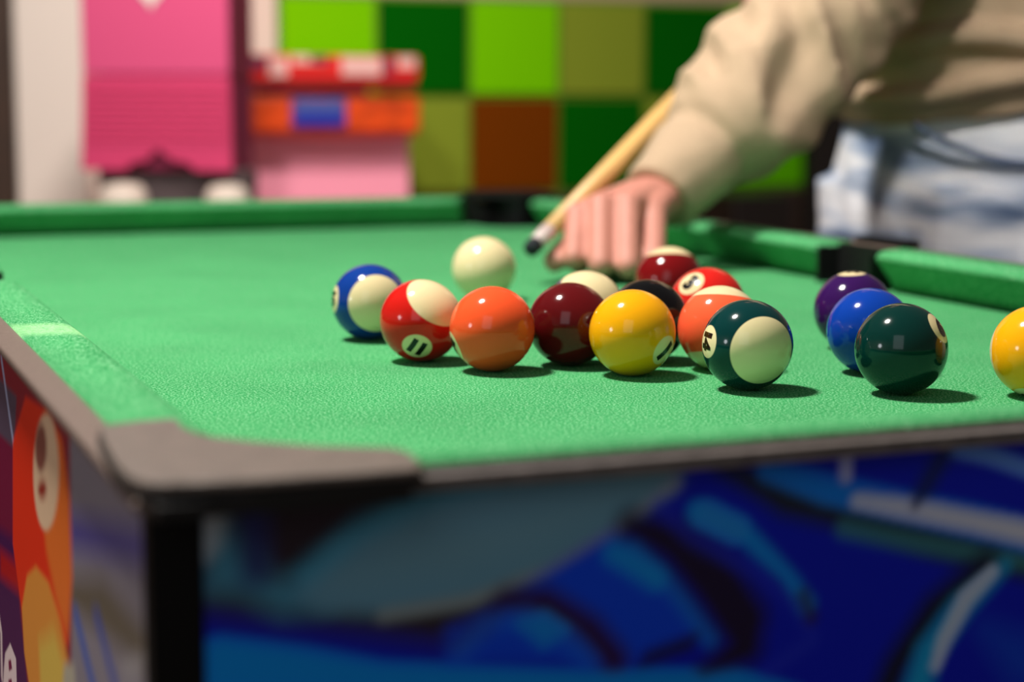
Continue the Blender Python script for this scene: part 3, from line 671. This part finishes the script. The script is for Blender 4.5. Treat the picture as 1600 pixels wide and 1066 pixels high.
# ------------------------------------------------------------------ things by the back wall
SBZ = ZT-.115
sb = empty('sideboard', (.86, 3.3, 0)); tag(sb, 'low white sideboard standing against the tiled wall', 'sideboard')
M_sb = mat('sideboard_white', (198, 186, 176), .6)
b = MB(); b.box((-.46, -.31, .08), (.46, .30, SBZ-.022)); b.build('body', M_sb, sb, bevel=.003)
b = MB(); b.box((-.47, -.33, SBZ-.021), (.47, .30, SBZ)); b.build('top', M_sb, sb, bevel=.003)
for k in range(2):
    b = MB(); b.box((-.455+.457*k, -.328, .10), (-.002+.457*k, -.3105, SBZ-.04)); d = b.build('door', M_sb, sb, bevel=.002)
    b = MB(); b.ball((-.04+.08*k, -.34, .45), .012, 12); b.build('knob', M_black, d, smooth=True)
for sx in (-.42, .42):
    for sy in (-.27, .26):
        b = MB(); b.box((sx-.02, sy-.02, 0), (sx+.02, sy+.02, .0795)); b.build('foot', M_sb, sb)
# pink cabinet
M_pink = mat('hot_pink', (218, 76, 126), .6); M_pink2 = mat('deeper_pink', (212, 58, 108), .6); M_mag = mat('dark_magenta', (120, 16, 60), .6)
p0, p1 = HY(133, 265, 3.10), HY(360, 265, 2.965)
W_ = (Vector((p1.x, p1.y, 0))-Vector((p0.x, p0.y, 0))).length
rz = math.atan2(p1.y-p0.y, p1.x-p0.x)
pc = empty('toy_cabinet', ((p0.x+p1.x)/2, (p0.y+p1.y)/2, SBZ), rz)
tag(pc, 'tall hot pink toy cabinet with a white heart and scalloped lower edge', 'toy cabinet')
zb = p0.z-SBZ; zm = HY(250, 118, 3.05).z-SBZ; zt = HY(250, -70, 3.05).z-SBZ
b = MB(); b.box((-W_/2+.002, .012, zm+.001), (W_/2-.002, .135, zt)); b.build('body', M_mag, pc)
b = MB(); b.box((-W_/2, 0, zm+.002), (W_/2, .0115, zt)); b.build('upper_panel', M_pink, pc, bevel=.003)
b = MB()
hz = HY(240, 16, 3.04).z-SBZ
hp = [(0, 0)]+[(.045*math.sin(a)**3*1.0, .028+.0028*(13*math.cos(a)-5*math.cos(2*a)-2*math.cos(3*a)-math.cos(4*a))+.020) for a in [math.pi*(1-i/12) for i in range(1, 24)]]
hp = [(.045*math.sin(a)**3, (13*math.cos(a)-5*math.cos(2*a)-2*math.cos(3*a)-math.cos(4*a))*.0030+.051) for a in [2*math.pi*i/36 for i in range(36)]]
off = -.004
vs = [(x+off, -.0025, hz+z) for x, z in hp]+[(x+off, -.0003, hz+z) for x, z in hp]; n = len(hp)
b.add(vs, [tuple(range(n)), tuple(range(n, 2*n))]+[(i, (i+1) % n, n+(i+1) % n, n+i) for i in range(n)]); b.build('heart', mat('heart_white', (238, 224, 216), .6), pc)
# lower corrugated panel with scalloped notch
b = MB(); wv = W_/2
sc_ = [(-wv-.006, zb), (-.055, zb)]+[(-.028-.027*math.cos(a), zb+.016*math.sin(a)) for a in (.6, 1.2, 1.8)]+[(.0, zb+.036), ]+[(.040-.022*math.cos(a), zb+.016*math.sin(a)) for a in (1.2, 1.8, 2.5)]+[(.068, zb), (wv+.002, zb)]
out = sc_+[(wv, zm), (-wv, zm)]; n = len(out)
b.add([(x, 0, z) for x, z in out]+[(x, .0115, z) for x, z in out], [tuple(range(n)), tuple(range(n, 2*n))]+[(i, (i+1) % n, n+(i+1) % n, n+i) for i in range(n)])
for i in range(9):
    z = zb+.045+(zm-zb-.055)*i/9; b.box((-wv+.003, -.002, z), (wv-.003, -.0002, z+.004))
b.build('lower_panel', M_pink2, pc)
b = MB(); b.box((-wv+.004, .0125, zb), (wv-.004, .135, zm)); b.build('drawer_box', M_mag, pc)
M_grey = mat('dark_grey', (84, 70, 72), .7)
b = MB(); b.box((-wv+.01, .03, .0), (wv+.012, .11, zb-.0005)); b.build('plinth', M_grey, pc, bevel=.004)
for i, (fx_, r_) in enumerate(((-wv+.075, .040), (wv-.0, .036))):
    b = MB(); b.lathe((fx_, -.02, 0), [(r_*.7, 0), (r_, .012), (r_, zb-.038), (r_*.75, zb-.024), (.002, zb-.02)]); b.build('foot', mat('foot_white', (220, 204, 190), .6), pc, smooth=True)
# pale pink box with two game boxes on it
q0, q1 = HY(388, 300, 3.33), HY(640, 300, 3.33); zt2 = HY(500, 212, 3.33).z
b = MB(); b.box((q0.x, 3.33, SBZ), (q1.x, 3.55, zt2)); tag(b.build('storage_box', mat('pale_pink', (236, 146, 170), .7), bevel=.004), 'pale pink storage box under the two game boxes', 'storage box')
def prn(name, items, base): pass
g0, g1 = HY(386, 190, 3.27), HY(655, 190, 3.27); gz0 = zt2+.0005; gz1 = HY(500, 152, 3.27).z
gb = empty('game_box', ((g0.x+g1.x)/2, 3.27, gz0)); tag(gb, 'orange boxed game with a blue label, lying on the pale pink box', 'game box')
w2 = (g1.x-g0.x)/2; h2 = gz1-gz0
b = MB(); b.box((-w2+.005, 0, 0), (w2-.005, .26, h2*.55)); b.build('tray', mat('red_card', (188, 30, 14), .5), gb, bevel=.004)
b = MB(); b.box((-w2, -.006, h2*.12), (w2, .264, h2)); b.build('lid', mat('orange_card', (206, 66, 10), .45, noise_amt=.35, nscale=22), gb, bevel=.005)
lx0 = HY(455, 180, 3.262).x-gb.location.x; lx1 = HY(541, 180, 3.262).x-gb.location.x
b = MB(); b.box((lx0, -.010, h2*.22), (lx1, -.0062, h2*.98), 0); b.box((lx0+.006, -.0115, h2*.3), (lx1-.006, -.0101, h2*.58), 1); b.box((lx0+.006, -.0115, h2*.60), (lx1-.006, -.0101, h2*.95), 2)
b.build('label', [mat('label_purple', (96, 40, 110), .5), mat('label_blue', (10, 40, 160), .5), mat('label_slate', (70, 84, 150), .5)], gb)
gz2 = gz1+.0005; r1 = HY(500, 140, 3.29).z
n0, n1 = HY(400, 146, 3.29).x, HY(575, 146, 3.29).x
b = MB(); b.box((n0, 3.29, gz2), (n1, 3.5, gz2+.014)); tag(b.build('game_box', mat('navy_card', (26, 16, 40), .5), bevel=.002), 'thin dark navy game box between the orange and the red game boxes', 'game box')
s0, s1 = HY(376, 110, 3.28).x, HY(655, 110, 3.28).x; sz0 = gz2+.0145; sz1 = HY(500, 86, 3.28).z
rb = empty('game_box', ((s0+s1)/2, 3.28, sz0)); tag(rb, 'red game box with pale printed patches, topmost of the stack', 'game box')
w3 = (s1-s0)/2; h3 = sz1-sz0
b = MB(); b.box((-w3+.004, 0, 0), (w3-.004, .24, h3*.5)); b.build('tray', mat('dark_red_card', (150, 14, 22), .5), rb, bevel=.004)
b = MB(); b.box((-w3, -.005, h3*.25), (w3, .244, h3)); ld = b.build('lid', mat('red_lid', (214, 30, 26), .5), rb, bevel=.008)
M_p1 = mat('print_pale', (226, 176, 170), .5); M_p2 = mat('print_plum', (96, 40, 70), .5)
b = MB()
for a_, c_, z0_, z1_, mi in ((-.98, -.72, .55, .95, 1), (-.70, -.50, .30, .9, 0), (-.45, -.1, .72, .97, 0), (-.25, -.05, .75, .97, 1), (.10, .55, .35, .95, 0), (.58, .68, .4, .97, 1), (.74, .94, .60, .97, 0)):
    b.box((a_*w3, -.0075-.0004*mi, h3*(.1+z0_*.9)), (c_*w3, -.0052, h3*z1_), mi)
b.build('print', [M_p1, M_p2], ld)
# dark box low beneath the tiles on the right
d0, d1 = HY(1148, 340, 3.35).x, HY(1240, 340, 3.35).x
b = MB(); b.box((d0, 3.35, 0), (d1, 3.6, HY(1200, 306, 3.35).z)); tag(b.build('cabinet', mat('black_brown_lacquer', (20, 12, 10), .5), bevel=.004), 'black-brown low cabinet under the lime tile beside the jeans', 'cabinet')
